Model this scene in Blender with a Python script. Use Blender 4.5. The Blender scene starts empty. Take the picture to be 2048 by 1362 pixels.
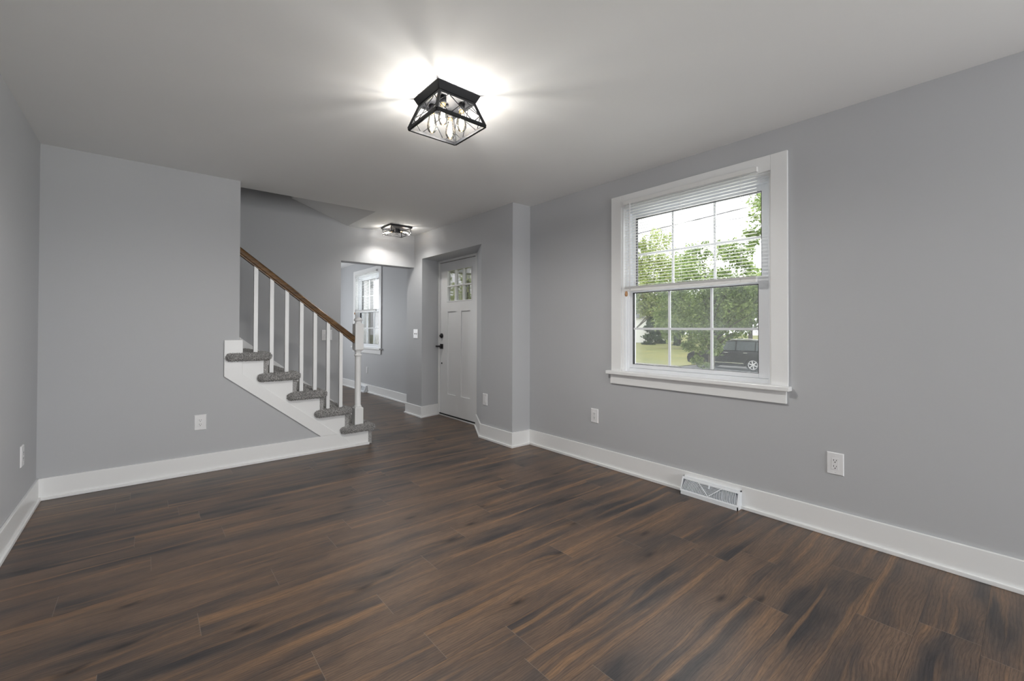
import bpy, bmesh, math, random
from mathutils import Vector, Matrix
random.seed(7)
SC = bpy.context.scene
COL = SC.collection
PI = math.pi

# ------------------------------------------------------------------ camera
f_px, yaw, roll, pitch, cam_h, vh = 869.127, 0.698868, 0.0026453, 0.0098714, 1.18025, 648.525
F = Vector((math.sin(yaw)*math.cos(pitch), math.cos(yaw)*math.cos(pitch), math.sin(pitch)))
R0 = Vector((math.cos(yaw), -math.sin(yaw), 0)); U0 = R0.cross(F)
Rv = math.cos(roll)*R0 + math.sin(roll)*U0
Uv = -math.sin(roll)*R0 + math.cos(roll)*U0
cam_d = bpy.data.cameras.new('camera'); cam = bpy.data.objects.new('camera', cam_d); COL.objects.link(cam)
cam_d.sensor_fit = 'HORIZONTAL'; cam_d.sensor_width = 36.0
cam_d.lens = 36.0*f_px/2048.0
cam_d.shift_y = -(681.0-vh)/2048.0
cam_d.clip_start = 0.02; cam_d.clip_end = 400
m = Matrix.Identity(4)
for i in range(3):
    m[i][0] = Rv[i]; m[i][1] = Uv[i]; m[i][2] = -F[i]
m[2][3] = cam_h
cam.matrix_world = m
SC.camera = cam

# ------------------------------------------------------------------ light
W = bpy.data.worlds.new('overcast_sky'); SC.world = W; W.use_nodes = True
bg = W.node_tree.nodes['Background']
bg.inputs[0].default_value = (0.96, 0.98, 1.0, 1); bg.inputs[1].default_value = 1.35
SC.view_settings.view_transform = 'Standard'; SC.view_settings.look = 'None'
SC.view_settings.exposure = 1.36; SC.view_settings.gamma = 1.0
SC.view_settings.use_curve_mapping = False
SC.cycles.use_denoising = True
SC.cycles.max_bounces = 10; SC.cycles.diffuse_bounces = 6; SC.cycles.transparent_max_bounces = 24
SC.cycles.caustics_reflective = False; SC.cycles.caustics_refractive = False

XL0 = -0.5683
def area_light(name, loc, direction, sx, sy, power, color=(1, 1, 1)):
    d = bpy.data.lights.new(name, 'AREA'); d.shape = 'RECTANGLE'; d.size = sx; d.size_y = sy
    d.energy = power; d.color = color
    o = bpy.data.objects.new(name, d); COL.objects.link(o)
    o.location = loc; o.rotation_euler = Vector(direction).to_track_quat('-Z', 'Y').to_euler()
    return o
# daylight at the visible windows, plus unseen fill lamps added for brightness
area_light('rear_fill', (1.45, -4.35, 1.15), (0, 1, 0.12), 2.6, 1.9, 33, (0.98, 0.99, 1.0))  # unseen fill lamp behind the camera, added to lift the room
area_light('front_wall_fill', (3.30, -2.4, 1.5), (-1, 0.35, 0.1), 1.6, 1.3, 30, (0.98, 0.99, 1.0))  # unseen added fill, aimed at the left and back walls
area_light('daylight_window', (3.30, 1.61, 1.5), (-1, 0, 0), 1.0, 1.25, 9, (0.95, 0.98, 1.0))
area_light('daylight_dining_window', (3.42, 7.85, 1.5), (-1, 0, 0), 1.0, 1.25, 22, (0.93, 0.97, 1.0))
area_light('dining_fill', (1.2, 9.7, 1.4), (0.1, -1, 0), 1.6, 1.2, 22, (0.94, 0.97, 1.0))  # added fill for the room beyond, no window stands there
LAMP_W, LAMP_FILL_W, FOYER_W, FOYER_FILL_W = 2.5, 11.0, 0.95, 9.0

# ------------------------------------------------------------------ room constants (metres)
H = 2.44
XR, YB, XL, XF, YS, YC = 3.0206, 4.3509, -0.5683, 2.7862, 5.3928, 3.3077
XW = 3.125            # window wall of the room beyond the stairs
XO = 3.26             # outer face of the front wall
YSB = 5.555           # back face of the stair wall
YREAR = -4.2
GZ = -1.0             # street level

# ------------------------------------------------------------------ node helpers
def mat(name):
    m = bpy.data.materials.new(name); m.use_nodes = True
    return m, m.node_tree, m.node_tree.nodes['Principled BSDF']
def nd(t, kind, **kw):
    n = t.nodes.new(kind)
    for k, v in kw.items():
        if k.startswith('i_'):
            key = k[2:]
            n.inputs[int(key) if key.isdigit() else key.replace('_', ' ')].default_value = v
        else: setattr(n, k, v)
    return n
def lk(t, a, b): t.links.new(a, b)
def ramp(t, stops, interp='LINEAR'):
    n = t.nodes.new('ShaderNodeValToRGB'); cr = n.color_ramp; cr.interpolation = interp
    while len(cr.elements) > 1: cr.elements.remove(cr.elements[-1])
    cr.elements[0].position, cr.elements[0].color = stops[0][0], (*stops[0][1], 1)
    for p, c in stops[1:]:
        e = cr.elements.new(p); e.color = (*c, 1)
    return n
def mth(t, op, a, b=None, clamp=False):
    n = t.nodes.new('ShaderNodeMath'); n.operation = op; n.use_clamp = clamp
    for i, v in enumerate((a, b)):
        if v is None: continue
        if isinstance(v, (int, float)): n.inputs[i].default_value = v
        else: t.links.new(v, n.inputs[i])
    return n.outputs[0]
def mix(t, fac, a, b, mode='MIX'):
    n = t.nodes.new('ShaderNodeMix'); n.data_type = 'RGBA'; n.blend_type = mode
    for i, v in ((0, fac), (6, a), (7, b)):
        if isinstance(v, (int, float)): n.inputs[i].default_value = v
        elif isinstance(v, tuple): n.inputs[i].default_value = (*v, 1)
        else: t.links.new(v, n.inputs[i])
    return n.outputs[2]

def paint(name, col, rough=0.5, bump=0.02, scale=180, spec=0.5, vary=0.02):
    m, t, b = mat(name)
    tc = nd(t, 'ShaderNodeTexCoord')
    n = nd(t, 'ShaderNodeTexNoise', i_Scale=scale, i_Detail=3.0); lk(t, tc.outputs['Object'], n.inputs['Vector'])
    n2 = nd(t, 'ShaderNodeTexNoise', i_Scale=2.5, i_Detail=2.0); lk(t, tc.outputs['Object'], n2.inputs['Vector'])
    lo = tuple(c*(1-vary) for c in col); hi = tuple(min(1, c*(1+vary)) for c in col)
    lk(t, mix(t, n2.outputs['Fac'], lo, hi), b.inputs['Base Color'])
    b.inputs['Roughness'].default_value = rough
    b.inputs['Specular IOR Level'].default_value = spec
    if bump:
        bp = nd(t, 'ShaderNodeBump', i_Strength=bump, i_Distance=0.002)
        lk(t, n.outputs['Fac'], bp.inputs['Height']); lk(t, bp.outputs['Normal'], b.inputs['Normal'])
    return m
def metal(name, col, rough=0.4, metallic=1.0):
    m, t, b = mat(name)
    n = nd(t, 'ShaderNodeTexNoise', i_Scale=60.0, i_Detail=2.0)
    tc = nd(t, 'ShaderNodeTexCoord'); lk(t, tc.outputs['Object'], n.inputs['Vector'])
    lk(t, mix(t, n.outputs['Fac'], tuple(c*0.9 for c in col), tuple(c*1.1 for c in col)), b.inputs['Base Color'])
    b.inputs['Metallic'].default_value = metallic; b.inputs['Roughness'].default_value = rough
    return m
def glass(name, gloss=0.06, tint=(1, 1, 1)):
    m = bpy.data.materials.new(name); m.use_nodes = True; t = m.node_tree; t.nodes.clear()
    out = nd(t, 'ShaderNodeOutputMaterial'); tr = nd(t, 'ShaderNodeBsdfTransparent'); tr.inputs[0].default_value = (*tint, 1)
    gl = nd(t, 'ShaderNodeBsdfGlossy', i_Roughness=0.02)
    fr = nd(t, 'ShaderNodeFresnel', i_IOR=1.45)
    ms = nd(t, 'ShaderNodeMixShader')
    f = mth(t, 'ADD', mth(t, 'MULTIPLY', fr.outputs[0], 0.9), gloss-0.04, True)
    lk(t, f, ms.inputs[0]); lk(t, tr.outputs[0], ms.inputs[1]); lk(t, gl.outputs[0], ms.inputs[2]); lk(t, ms.outputs[0], out.inputs[0])
    return m

M = {}
M['wall'] = paint('grey_wall_paint', (0.48, 0.488, 0.503), 0.55, 0.03, 220, 0.35, 0.012)
M['ceiling'] = paint('flat_ceiling_paint', (0.85, 0.855, 0.85), 0.8, 0.03, 200, 0.2, 0.012)
M['trim'] = paint('white_trim_enamel', (0.82, 0.825, 0.825), 0.32, 0.01, 120, 0.5, 0.012)
M['vinyl'] = paint('white_window_vinyl', (0.80, 0.82, 0.85), 0.35, 0.0, 100, 0.5, 0.01)
M['door'] = paint('white_door_enamel', (0.82, 0.83, 0.84), 0.38, 0.01, 120, 0.5, 0.012)
M['plastic'] = paint('white_plastic', (0.78, 0.78, 0.79), 0.3, 0.0, 100, 0.5, 0.005)
M['register'] = paint('white_register_enamel', (0.82, 0.85, 0.88), 0.35, 0.0, 100, 0.5, 0.005)
M['register_dark'] = paint('register_metal_painted_shade', (0.45, 0.46, 0.50), 0.5, 0.0, 100, 0.4, 0.01)  # white inner metal, recess shade painted into the colour
M['slot'] = paint('black_slot_plastic', (0.012, 0.012, 0.014), 0.5, 0.0, 100, 0.3, 0.01)
M['gasket'] = paint('black_rubber_gasket', (0.02, 0.02, 0.022), 0.6, 0.0, 100, 0.3, 0.01)
M['black'] = metal('matte_black_metal', (0.022, 0.022, 0.025), 0.42, 0.3)
M['fixture'] = metal('dark_bronze_fixture_metal', (0.014, 0.0145, 0.016), 0.45, 0.0)
M['fixture'].node_tree.nodes['Principled BSDF'].inputs['Specular IOR Level'].default_value = 0.12
M['brass'] = metal('brass_bulb_base', (0.75, 0.55, 0.25), 0.25)
M['blind'] = paint('white_blind_aluminium', (0.80, 0.80, 0.79), 0.35, 0.0, 100, 0.5, 0.01)
M['cord'] = paint('white_cord', (0.8, 0.8, 0.77), 0.6, 0.0, 100, 0.3, 0.01)
M['glass'] = glass('window_glass', 0.05)
M['bulb_glass'] = glass('clear_bulb_glass', 0.07, (1.0, 0.985, 0.96))
M['metal_silver'] = metal('brushed_threshold_metal', (0.75, 0.75, 0.74), 0.35, 0.6)

def emit(name, col, strength):
    m, t, b = mat(name)
    b.inputs['Base Color'].default_value = (*col, 1)
    b.inputs['Emission Color'].default_value = (*col, 1); b.inputs['Emission Strength'].default_value = strength
    return m
M['filament'] = emit('glowing_filament', (1.0, 0.86, 0.66), 14)

def wood(name, lo, mid, hi, axis):
    m, t, b = mat(name)
    tc = nd(t, 'ShaderNodeTexCoord'); mp = nd(t, 'ShaderNodeMapping')
    mp.inputs['Scale'].default_value = axis
    lk(t, tc.outputs['Object'], mp.inputs['Vector'])
    n = nd(t, 'ShaderNodeTexNoise', i_Scale=1.0, i_Detail=6.0, i_Roughness=0.6); lk(t, mp.outputs[0], n.inputs['Vector'])
    r = ramp(t, [(0.3, lo), (0.5, mid), (0.7, hi)]); lk(t, n.outputs['Fac'], r.inputs[0])
    lk(t, r.outputs[0], b.inputs['Base Color'])
    b.inputs['Roughness'].default_value = 0.35
    return m
M['oak'] = wood('stained_oak', (0.040, 0.018, 0.006), (0.120, 0.058, 0.015), (0.20, 0.100, 0.030), (6, 60, 60))
M['tassel'] = wood('tan_wood_tassel', (0.25, 0.12, 0.05), (0.42, 0.22, 0.10), (0.5, 0.3, 0.16), (300, 300, 20))
M['bark'] = wood('tree_bark', (0.05, 0.04, 0.032), (0.10, 0.085, 0.07), (0.16, 0.14, 0.12), (12, 12, 2))

def carpet():
    m, t, b = mat('grey_shag_carpet')
    tc = nd(t, 'ShaderNodeTexCoord')
    n = nd(t, 'ShaderNodeTexNoise', i_Scale=170.0, i_Detail=2.0, i_Roughness=0.7); lk(t, tc.outputs['Object'], n.inputs['Vector'])
    n2 = nd(t, 'ShaderNodeTexNoise', i_Scale=420.0, i_Detail=1.0); lk(t, tc.outputs['Object'], n2.inputs['Vector'])
    s = mth(t, 'ADD', mth(t, 'MULTIPLY', n.outputs['Fac'], 0.65), mth(t, 'MULTIPLY', n2.outputs['Fac'], 0.35))
    r = ramp(t, [(0.36, (0.09, 0.088, 0.086)), (0.5, (0.34, 0.335, 0.33)), (0.62, (0.88, 0.87, 0.85))])
    lk(t, s, r.inputs[0]); lk(t, r.outputs[0], b.inputs['Base Color'])
    b.inputs['Roughness'].default_value = 0.95; b.inputs['Specular IOR Level'].default_value = 0.1
    bp = nd(t, 'ShaderNodeBump', i_Strength=0.8, i_Distance=0.008)
    lk(t, s, bp.inputs['Height']); lk(t, bp.outputs['Normal'], b.inputs['Normal'])
    return m
M['carpet'] = carpet()

def floor_mat():
    m, t, b = mat('dark_oak_plank_floor')
    uv = nd(t, 'ShaderNodeUVMap', uv_map='from_left'); ur = nd(t, 'ShaderNodeUVMap', uv_map='from_right')
    geo = nd(t, 'ShaderNodeNewGeometry'); rnd = geo.outputs['Random Per Island']
    sx = nd(t, 'ShaderNodeSeparateXYZ'); lk(t, uv.outputs[0], sx.inputs[0])
    sr = nd(t, 'ShaderNodeSeparateXYZ'); lk(t, ur.outputs[0], sr.inputs[0])
    u, v = sx.outputs[0], sx.outputs[1]
    off = nd(t, 'ShaderNodeCombineXYZ')
    lk(t, mth(t, 'ADD', u, mth(t, 'MULTIPLY', rnd, 53.0)), off.inputs[0])
    lk(t, mth(t, 'ADD', v, mth(t, 'MULTIPLY', rnd, 17.0)), off.inputs[1])
    lk(t, mth(t, 'MULTIPLY', rnd, 7.0), off.inputs[2])
    base = off.outputs[0]
    # knots: sparse cells that pull the grain around them
    mk = nd(t, 'ShaderNodeMapping'); mk.inputs['Scale'].default_value = (1.7, 5.0, 1); lk(t, base, mk.inputs[0])
    vo = nd(t, 'ShaderNodeTexVoronoi', voronoi_dimensions='2D', i_Scale=1.0); lk(t, mk.outputs[0], vo.inputs['Vector'])
    kd = vo.outputs['Distance']
    sel = nd(t, 'ShaderNodeSeparateColor'); lk(t, vo.outputs['Color'], sel.inputs[0])
    has = mth(t, 'GREATER_THAN', sel.outputs[0], 0.52)
    halo = mth(t, 'MULTIPLY', mth(t, 'POWER', mth(t, 'SUBTRACT', 1.0, mth(t, 'MINIMUM', mth(t, 'MULTIPLY', kd, 2.6), 1.0)), 2.0), has)
    core = mth(t, 'MULTIPLY', mth(t, 'SUBTRACT', 1.0, mth(t, 'MULTIPLY', kd, 11.0), True), has, True)
    # warped grain coordinates
    mw = nd(t, 'ShaderNodeMapping'); mw.inputs['Scale'].default_value = (2.2, 7.0, 1); lk(t, base, mw.inputs[0])
    nw = nd(t, 'ShaderNodeTexNoise', i_Scale=1.0, i_Detail=2.0); lk(t, mw.outputs[0], nw.inputs['Vector'])
    sb = nd(t, 'ShaderNodeSeparateXYZ'); lk(t, base, sb.inputs[0])
    vwarp = mth(t, 'ADD', sb.outputs[1], mth(t, 'ADD', mth(t, 'MULTIPLY', mth(t, 'SUBTRACT', nw.outputs['Fac'], 0.5), 0.06), mth(t, 'MULTIPLY', halo, 0.028)))
    gc = nd(t, 'ShaderNodeCombineXYZ'); lk(t, sb.outputs[0], gc.inputs[0]); lk(t, vwarp, gc.inputs[1]); lk(t, sb.outputs[2], gc.inputs[2])
    # broad dark blotches and thin warm streaks
    ms = nd(t, 'ShaderNodeMapping'); ms.inputs['Scale'].default_value = (1.6, 9.0, 1); lk(t, gc.outputs[0], ms.inputs[0])
    ns = nd(t, 'ShaderNodeTexNoise', i_Scale=1.0, i_Detail=3.0, i_Roughness=0.5); lk(t, ms.outputs[0], ns.inputs['Vector'])
    tone = mth(t, 'ADD', ns.outputs['Fac'], mth(t, 'MULTIPLY', mth(t, 'SUBTRACT', rnd, 0.5), 0.06))
    rt = ramp(t, [(0.30, (0.034, 0.030, 0.031)), (0.42, (0.075, 0.056, 0.047)), (0.52, (0.108, 0.072, 0.052)), (0.66, (0.140, 0.092, 0.063))])
    lk(t, tone, rt.inputs[0])
    mo = nd(t, 'ShaderNodeMapping'); mo.inputs['Scale'].default_value = (0.9, 26.0, 1); mo.inputs['Location'].default_value = (3, 5, 2); lk(t, gc.outputs[0], mo.inputs[0])
    no = nd(t, 'ShaderNodeTexNoise', i_Scale=1.0, i_Detail=2.0); lk(t, mo.outputs[0], no.inputs['Vector'])
    ro = ramp(t, [(0.54, (0, 0, 0)), (0.70, (1, 1, 1))]); lk(t, no.outputs['Fac'], ro.inputs[0])
    c0 = mix(t, mth(t, 'MULTIPLY', ro.outputs[0], 0.75), rt.outputs[0], (0.235, 0.135, 0.070))
    # fine grain lines
    mf = nd(t, 'ShaderNodeMapping'); mf.inputs['Scale'].default_value = (18.0, 400.0, 1); lk(t, gc.outputs[0], mf.inputs[0])
    nf = nd(t, 'ShaderNodeTexNoise', i_Scale=1.0, i_Detail=4.0, i_Roughness=0.7); lk(t, mf.outputs[0], nf.inputs['Vector'])
    rf = ramp(t, [(0.35, (0.62, 0.62, 0.64)), (0.5, (1.0, 1.0, 1.0)), (0.66, (1.28, 1.24, 1.2))]); lk(t, nf.outputs['Fac'], rf.inputs[0])
    c = mix(t, 1.0, c0, rf.outputs[0], 'MULTIPLY')
    # growth rings
    wv = nd(t, 'ShaderNodeTexWave', wave_type='BANDS', bands_direction='Y', i_Scale=9.0, i_Distortion=3.0, i_Detail=2.0); 
    wv.inputs['Detail Scale'].default_value = 1.5
    mr = nd(t, 'ShaderNodeMapping'); mr.inputs['Scale'].default_value = (0.22, 3.0, 1); lk(t, gc.outputs[0], mr.inputs[0]); lk(t, mr.outputs[0], wv.inputs['Vector'])
    rw = ramp(t, [(0.0, (0.80, 0.80, 0.81)), (0.30, (0.98, 0.98, 0.98)), (1.0, (1.05, 1.04, 1.03))]); lk(t, wv.outputs['Fac'], rw.inputs[0])
    c = mix(t, 1.0, c, rw.outputs[0], 'MULTIPLY')
    c = mix(t, mth(t, 'MULTIPLY', halo, 0.45), c, (0.030, 0.022, 0.018))
    c = mix(t, mth(t, 'MULTIPLY', core, 0.9), c, (0.010, 0.008, 0.008))
    # joints
    endd = mth(t, 'MINIMUM', u, sr.outputs[0])
    endm = mth(t, 'LESS_THAN', endd, 0.0011)
    sided = mth(t, 'MINIMUM', v, sr.outputs[1])
    sidem = mth(t, 'LESS_THAN', sided, 0.0009)
    c = mix(t, mth(t, 'MULTIPLY', sidem, 0.6), c, (0.016, 0.013, 0.012))
    c = mix(t, mth(t, 'MULTIPLY', endm, 0.55), c, (0.22, 0.18, 0.15))
    lk(t, c, b.inputs['Base Color'])
    rr = mth(t, 'ADD', 0.34, mth(t, 'MULTIPLY', nf.outputs['Fac'], 0.12))
    lk(t, rr, b.inputs['Roughness'])
    b.inputs['Specular IOR Level'].default_value = 0.5
    bp = nd(t, 'ShaderNodeBump', i_Strength=0.12, i_Distance=0.001); lk(t, nf.outputs['Fac'], bp.inputs['Height']); lk(t, bp.outputs['Normal'], b.inputs['Normal'])
    return m
M['floor'] = floor_mat()

def leaf_mat(name, lo, mid, hi):
    m = bpy.data.materials.new(name); m.use_nodes = True; t = m.node_tree; t.nodes.clear()
    out = nd(t, 'ShaderNodeOutputMaterial'); geo = nd(t, 'ShaderNodeNewGeometry')
    r = ramp(t, [(0.0, lo), (0.55, mid), (1.0, hi)]); lk(t, geo.outputs['Random Per Island'], r.inputs[0])
    d = nd(t, 'ShaderNodeBsdfDiffuse'); tl = nd(t, 'ShaderNodeBsdfTranslucent'); ms = nd(t, 'ShaderNodeMixShader', i_0=0.4)
    lk(t, r.outputs[0], d.inputs[0]); lk(t, r.outputs[0], tl.inputs[0])
    lk(t, d.outputs[0], ms.inputs[1]); lk(t, tl.outputs[0], ms.inputs[2]); lk(t, ms.outputs[0], out.inputs[0])
    return m
M['leaf'] = leaf_mat('fresh_green_leaves', (0.12, 0.18, 0.06), (0.24, 0.33, 0.12), (0.42, 0.50, 0.22))
M['leaf_yellow'] = leaf_mat('yellow_green_leaves', (0.24, 0.31, 0.11), (0.40, 0.47, 0.19), (0.56, 0.60, 0.28))
M['leaf_dark'] = leaf_mat('dark_evergreen_foliage', (0.025, 0.055, 0.022), (0.05, 0.09, 0.035), (0.09, 0.14, 0.05))

def ground(name, a, b_, scale):
    m, t, b = mat(name)
    tc = nd(t, 'ShaderNodeTexCoord'); n = nd(t, 'ShaderNodeTexNoise', i_Scale=scale, i_Detail=5.0, i_Roughness=0.65)
    lk(t, tc.outputs['Object'], n.inputs['Vector'])
    r = ramp(t, [(0.35, a), (0.65, b_)]); lk(t, n.outputs['Fac'], r.inputs[0]); lk(t, r.outputs[0], b.inputs['Base Color'])
    b.inputs['Roughness'].default_value = 0.9
    return m
M['grass'] = ground('summer_lawn', (0.15, 0.18, 0.045), (0.30, 0.28, 0.085), 0.5)
M['asphalt'] = ground('grey_asphalt', (0.13, 0.13, 0.125), (0.19, 0.185, 0.18), 3)
M['kerb'] = ground('pale_concrete', (0.36, 0.33, 0.30), (0.46, 0.42, 0.39), 3)
M['siding'] = paint('white_siding', (0.80, 0.80, 0.78), 0.6, 0.0, 20)
M['cream'] = paint('cream_siding', (0.74, 0.72, 0.66), 0.6, 0.0, 20)
M['roof'] = ground('grey_shingles', (0.16, 0.16, 0.17), (0.26, 0.26, 0.27), 6)
M['car'] = metal('black_car_paint', (0.022, 0.024, 0.028), 0.18, 0.35)
M['car_glass'] = metal('dark_car_glass', (0.16, 0.18, 0.20), 0.08, 0.4)
M['chrome'] = metal('chrome', (0.85, 0.85, 0.86), 0.15)
M['alloy'] = metal('silver_alloy', (0.8, 0.8, 0.8), 0.3, 0.5)
M['tyre'] = paint('tyre_rubber', (0.02, 0.02, 0.02), 0.8, 0.0, 30)
M['cable'] = paint('black_cable', (0.03, 0.03, 0.035), 0.6, 0.0, 30)
M['headlamp'] = paint('clear_headlamp', (0.6, 0.62, 0.65), 0.15, 0.0, 30)
def screen_mat():
    m = bpy.data.materials.new('grey_insect_mesh'); m.use_nodes = True; t = m.node_tree; t.nodes.clear()
    out = nd(t, 'ShaderNodeOutputMaterial'); tr = nd(t, 'ShaderNodeBsdfTransparent'); d = nd(t, 'ShaderNodeBsdfDiffuse')
    d.inputs[0].default_value = (0.30, 0.31, 0.31, 1)
    ms = nd(t, 'ShaderNodeMixShader', i_0=0.30); lk(t, tr.outputs[0], ms.inputs[1]); lk(t, d.outputs[0], ms.inputs[2]); lk(t, ms.outputs[0], out.inputs[0])
    return m
M['screen'] = screen_mat()

# ------------------------------------------------------------------ mesh helpers
class MB:
    def __init__(s): s.v = []; s.f = []; s.sm = []
    def add(s, vs, fs, smooth=False):
        o = len(s.v); s.v += [Vector(p) for p in vs]
        for q in fs: s.f.append(tuple(i+o for i in q)); s.sm.append(smooth)
        return s
    def hexa(s, p):      # 8 points: bottom ring 0-3, top ring 4-7
        return s.add(p, [(3, 2, 1, 0), (4, 5, 6, 7), (0, 1, 5, 4), (1, 2, 6, 5), (2, 3, 7, 6), (3, 0, 4, 7)])
    def box(s, x0, x1, y0, y1, z0, z1):
        return s.hexa([(x0, y0, z0), (x1, y0, z0), (x1, y1, z0), (x0, y1, z0), (x0, y0, z1), (x1, y0, z1), (x1, y1, z1), (x0, y1, z1)])
    def prism(s, poly, axis, a, b):   # polygon in the plane normal to axis, extruded a..b
        def P(p, h):
            return {'x': (h, p[0], p[1]), 'y': (p[0], h, p[1]), 'z': (p[0], p[1], h)}[axis]
        n = len(poly)
        vs = [P(p, a) for p in poly] + [P(p, b) for p in poly]
        fs = [tuple(range(n)), tuple(range(2*n-1, n-1, -1))] + [(i, i+n, (i+1) % n+n, (i+1) % n) for i in range(n)]
        return s.add(vs, fs)
    def bar(s, a, b, w, h=None, up=(0, 0, 1)):
        a, b = Vector(a), Vector(b); h = h or w; d = (b-a).normalized(); up = Vector(up)
        if abs(d.dot(up)) > 0.99: up = Vector((1, 0, 0))
        x = d.cross(up).normalized(); y = x.cross(d).normalized()
        q = [x*(-w/2)+y*(-h/2), x*(w/2)+y*(-h/2), x*(w/2)+y*(h/2), x*(-w/2)+y*(h/2)]
        return s.hexa([a+k for k in q] + [b+k for k in q])
    def tube(s, pts, r, n=8):
        pts = [Vector(p) for p in pts]; rs = r if isinstance(r, (list, tuple)) else [r]*len(pts)
        vs = []; ref = None
        for i, p in enumerate(pts):
            d = (pts[min(i+1, len(pts)-1)]-pts[max(i-1, 0)]).normalized()
            if ref is None: ref = Vector((0, 0, 1)) if abs(d.z) < 0.9 else Vector((1, 0, 0))
            x = d.cross(ref).normalized(); y = x.cross(d).normalized(); ref = y
            vs += [p+(x*math.cos(2*PI*k/n)+y*math.sin(2*PI*k/n))*rs[i] for k in range(n)]
        fs = []
        for i in range(len(pts)-1):
            for k in range(n): fs.append((i*n+k, i*n+(k+1) % n, (i+1)*n+(k+1) % n, (i+1)*n+k))
        fs += [tuple(range(n-1, -1, -1)), tuple(range((len(pts)-1)*n, len(pts)*n))]
        return s.add(vs, fs, True)
    def lathe(s, prof, c, axis='z', n=24, smooth=True):   # prof: (r, h)
        c = Vector(c); vs = []
        for r, h in prof:
            for k in range(n):
                a = 2*PI*k/n; x, y = r*math.cos(a), r*math.sin(a)
                vs.append(c+Vector({'z': (x, y, h), 'x': (h, x, y), 'y': (y, h, x)}[axis]))
        fs = []
        for i in range(len(prof)-1):
            for k in range(n): fs.append((i*n+k, i*n+(k+1) % n, (i+1)*n+(k+1) % n, (i+1)*n+k))
        fs += [tuple(range(n-1, -1, -1)), tuple(range((len(prof)-1)*n, len(prof)*n))]
        return s.add(vs, fs, smooth)
    def build(s, name, m, parent=None, bevel=0, seg=2):
        me = bpy.data.meshes.new(name)
        org = wloc(parent) if parent else Vector((0, 0, 0))
        me.from_pydata([p-org for p in s.v], [], s.f); me.update()
        bm = bmesh.new(); bm.from_mesh(me); bmesh.ops.recalc_face_normals(bm, faces=bm.faces); bm.to_mesh(me); bm.free()
        me.polygons.foreach_set('use_smooth', s.sm)
        me.materials.append(m)
        o = bpy.data.objects.new(name, me); COL.objects.link(o)
        if parent: o.parent = parent
        if bevel:
            b = o.modifiers.new('bevel', 'BEVEL'); b.width = bevel; b.segments = seg; b.limit_method = 'ANGLE'; b.angle_limit = 0.6
        return o
LOC = {}
def wloc(o):
    v = Vector(o.location)
    while o.parent: o = o.parent; v = v+Vector(o.location)
    return v
def empty(name, loc):
    o = bpy.data.objects.new(name, None); COL.objects.link(o); o.location = loc; o.empty_display_size = 0.1
    return o
def thing(name, label, cat, loc, group=None):
    o = empty(name, loc); return tag(o, label, cat, group)
def tag(o, label, cat, group=None, kind=None):
    o['label'] = label; o['category'] = cat
    if group: o['group'] = group
    if kind: o['kind'] = kind
    return o
def struct(o, label, cat):
    o['kind'] = 'structure'; o['label'] = label; o['category'] = cat; return o
def rect_wall(mb, axis, a, b, u0, u1, z0, z1, holes=()):
    """slab normal to axis between a..b, spanning u0..u1, z0..z1 with rectangular holes (u0,u1,z0,z1)"""
    us = sorted({u0, u1, *[h[0] for h in holes], *[h[1] for h in holes]}); zs = sorted({z0, z1, *[h[2] for h in holes], *[h[3] for h in holes]})
    for i in range(len(us)-1):
        for k in range(len(zs)-1):
            cu, cz = (us[i]+us[i+1])/2, (zs[k]+zs[k+1])/2
            if any(h[0] < cu < h[1] and h[2] < cz < h[3] for h in holes): continue
            if axis == 'x': mb.box(a, b, us[i], us[i+1], zs[k], zs[k+1])
            else: mb.box(us[i], us[i+1], a, b, zs[k], zs[k+1])
    return mb

# ------------------------------------------------------------------ setting: floor
def make_floor():
    verts, faces, uvl, uvr = [], [], [], []
    PW, PL = 0.175, 1.22
    known = {-1: .35, 0: .026, 1: -.286, 2: .793, 3: .475, 4: .17, 5: 1.10, 6: .79, 7: .47, 9: 1.10}
    rng = random.Random(3)
    x0, x1 = -1.2, 3.26
    for k in range(-42, 31):
        yt = 2.92-PW*k; yb = yt-PW
        if yt < YREAR-0.2 or yb > 10.1: continue
        j = known.get(k, rng.uniform(0, PL))
        x = j
        while x > x0: x -= PL
        while x < x1:
            a, b = max(x, x0), min(x+PL, x1)
            if b-a > 0.01:
                o = len(verts)
                verts += [(a, yb, 0), (b, yb, 0), (b, yt, 0), (a, yt, 0)]; faces.append((o, o+1, o+2, o+3))
                uvl += [(a-x, 0), (b-x, 0), (b-x, PW), (a-x, PW)]
                uvr += [(x+PL-a, PW), (x+PL-b, PW), (x+PL-b, 0), (x+PL-a, 0)]
            x += PL
    me = bpy.data.meshes.new('floor'); me.from_pydata(verts, [], faces); me.update()
    for nm, src in (('from_left', uvl), ('from_right', uvr)):
        L = me.uv_layers.new(name=nm)
        for i, c in enumerate(src): L.data[i].uv = c
    me.materials.append(M['floor'])
    o = bpy.data.objects.new('floor', me); COL.objects.link(o)
    struct(o, 'dark brown oak plank floor running across the room', 'floor')
make_floor()
struct(MB().box(-1.2, 3.26, YREAR-0.2, 10.15, -0.3, -0.002).build('floor_slab', M['kerb']), 'subfloor beneath the planks', 'floor')

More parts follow.
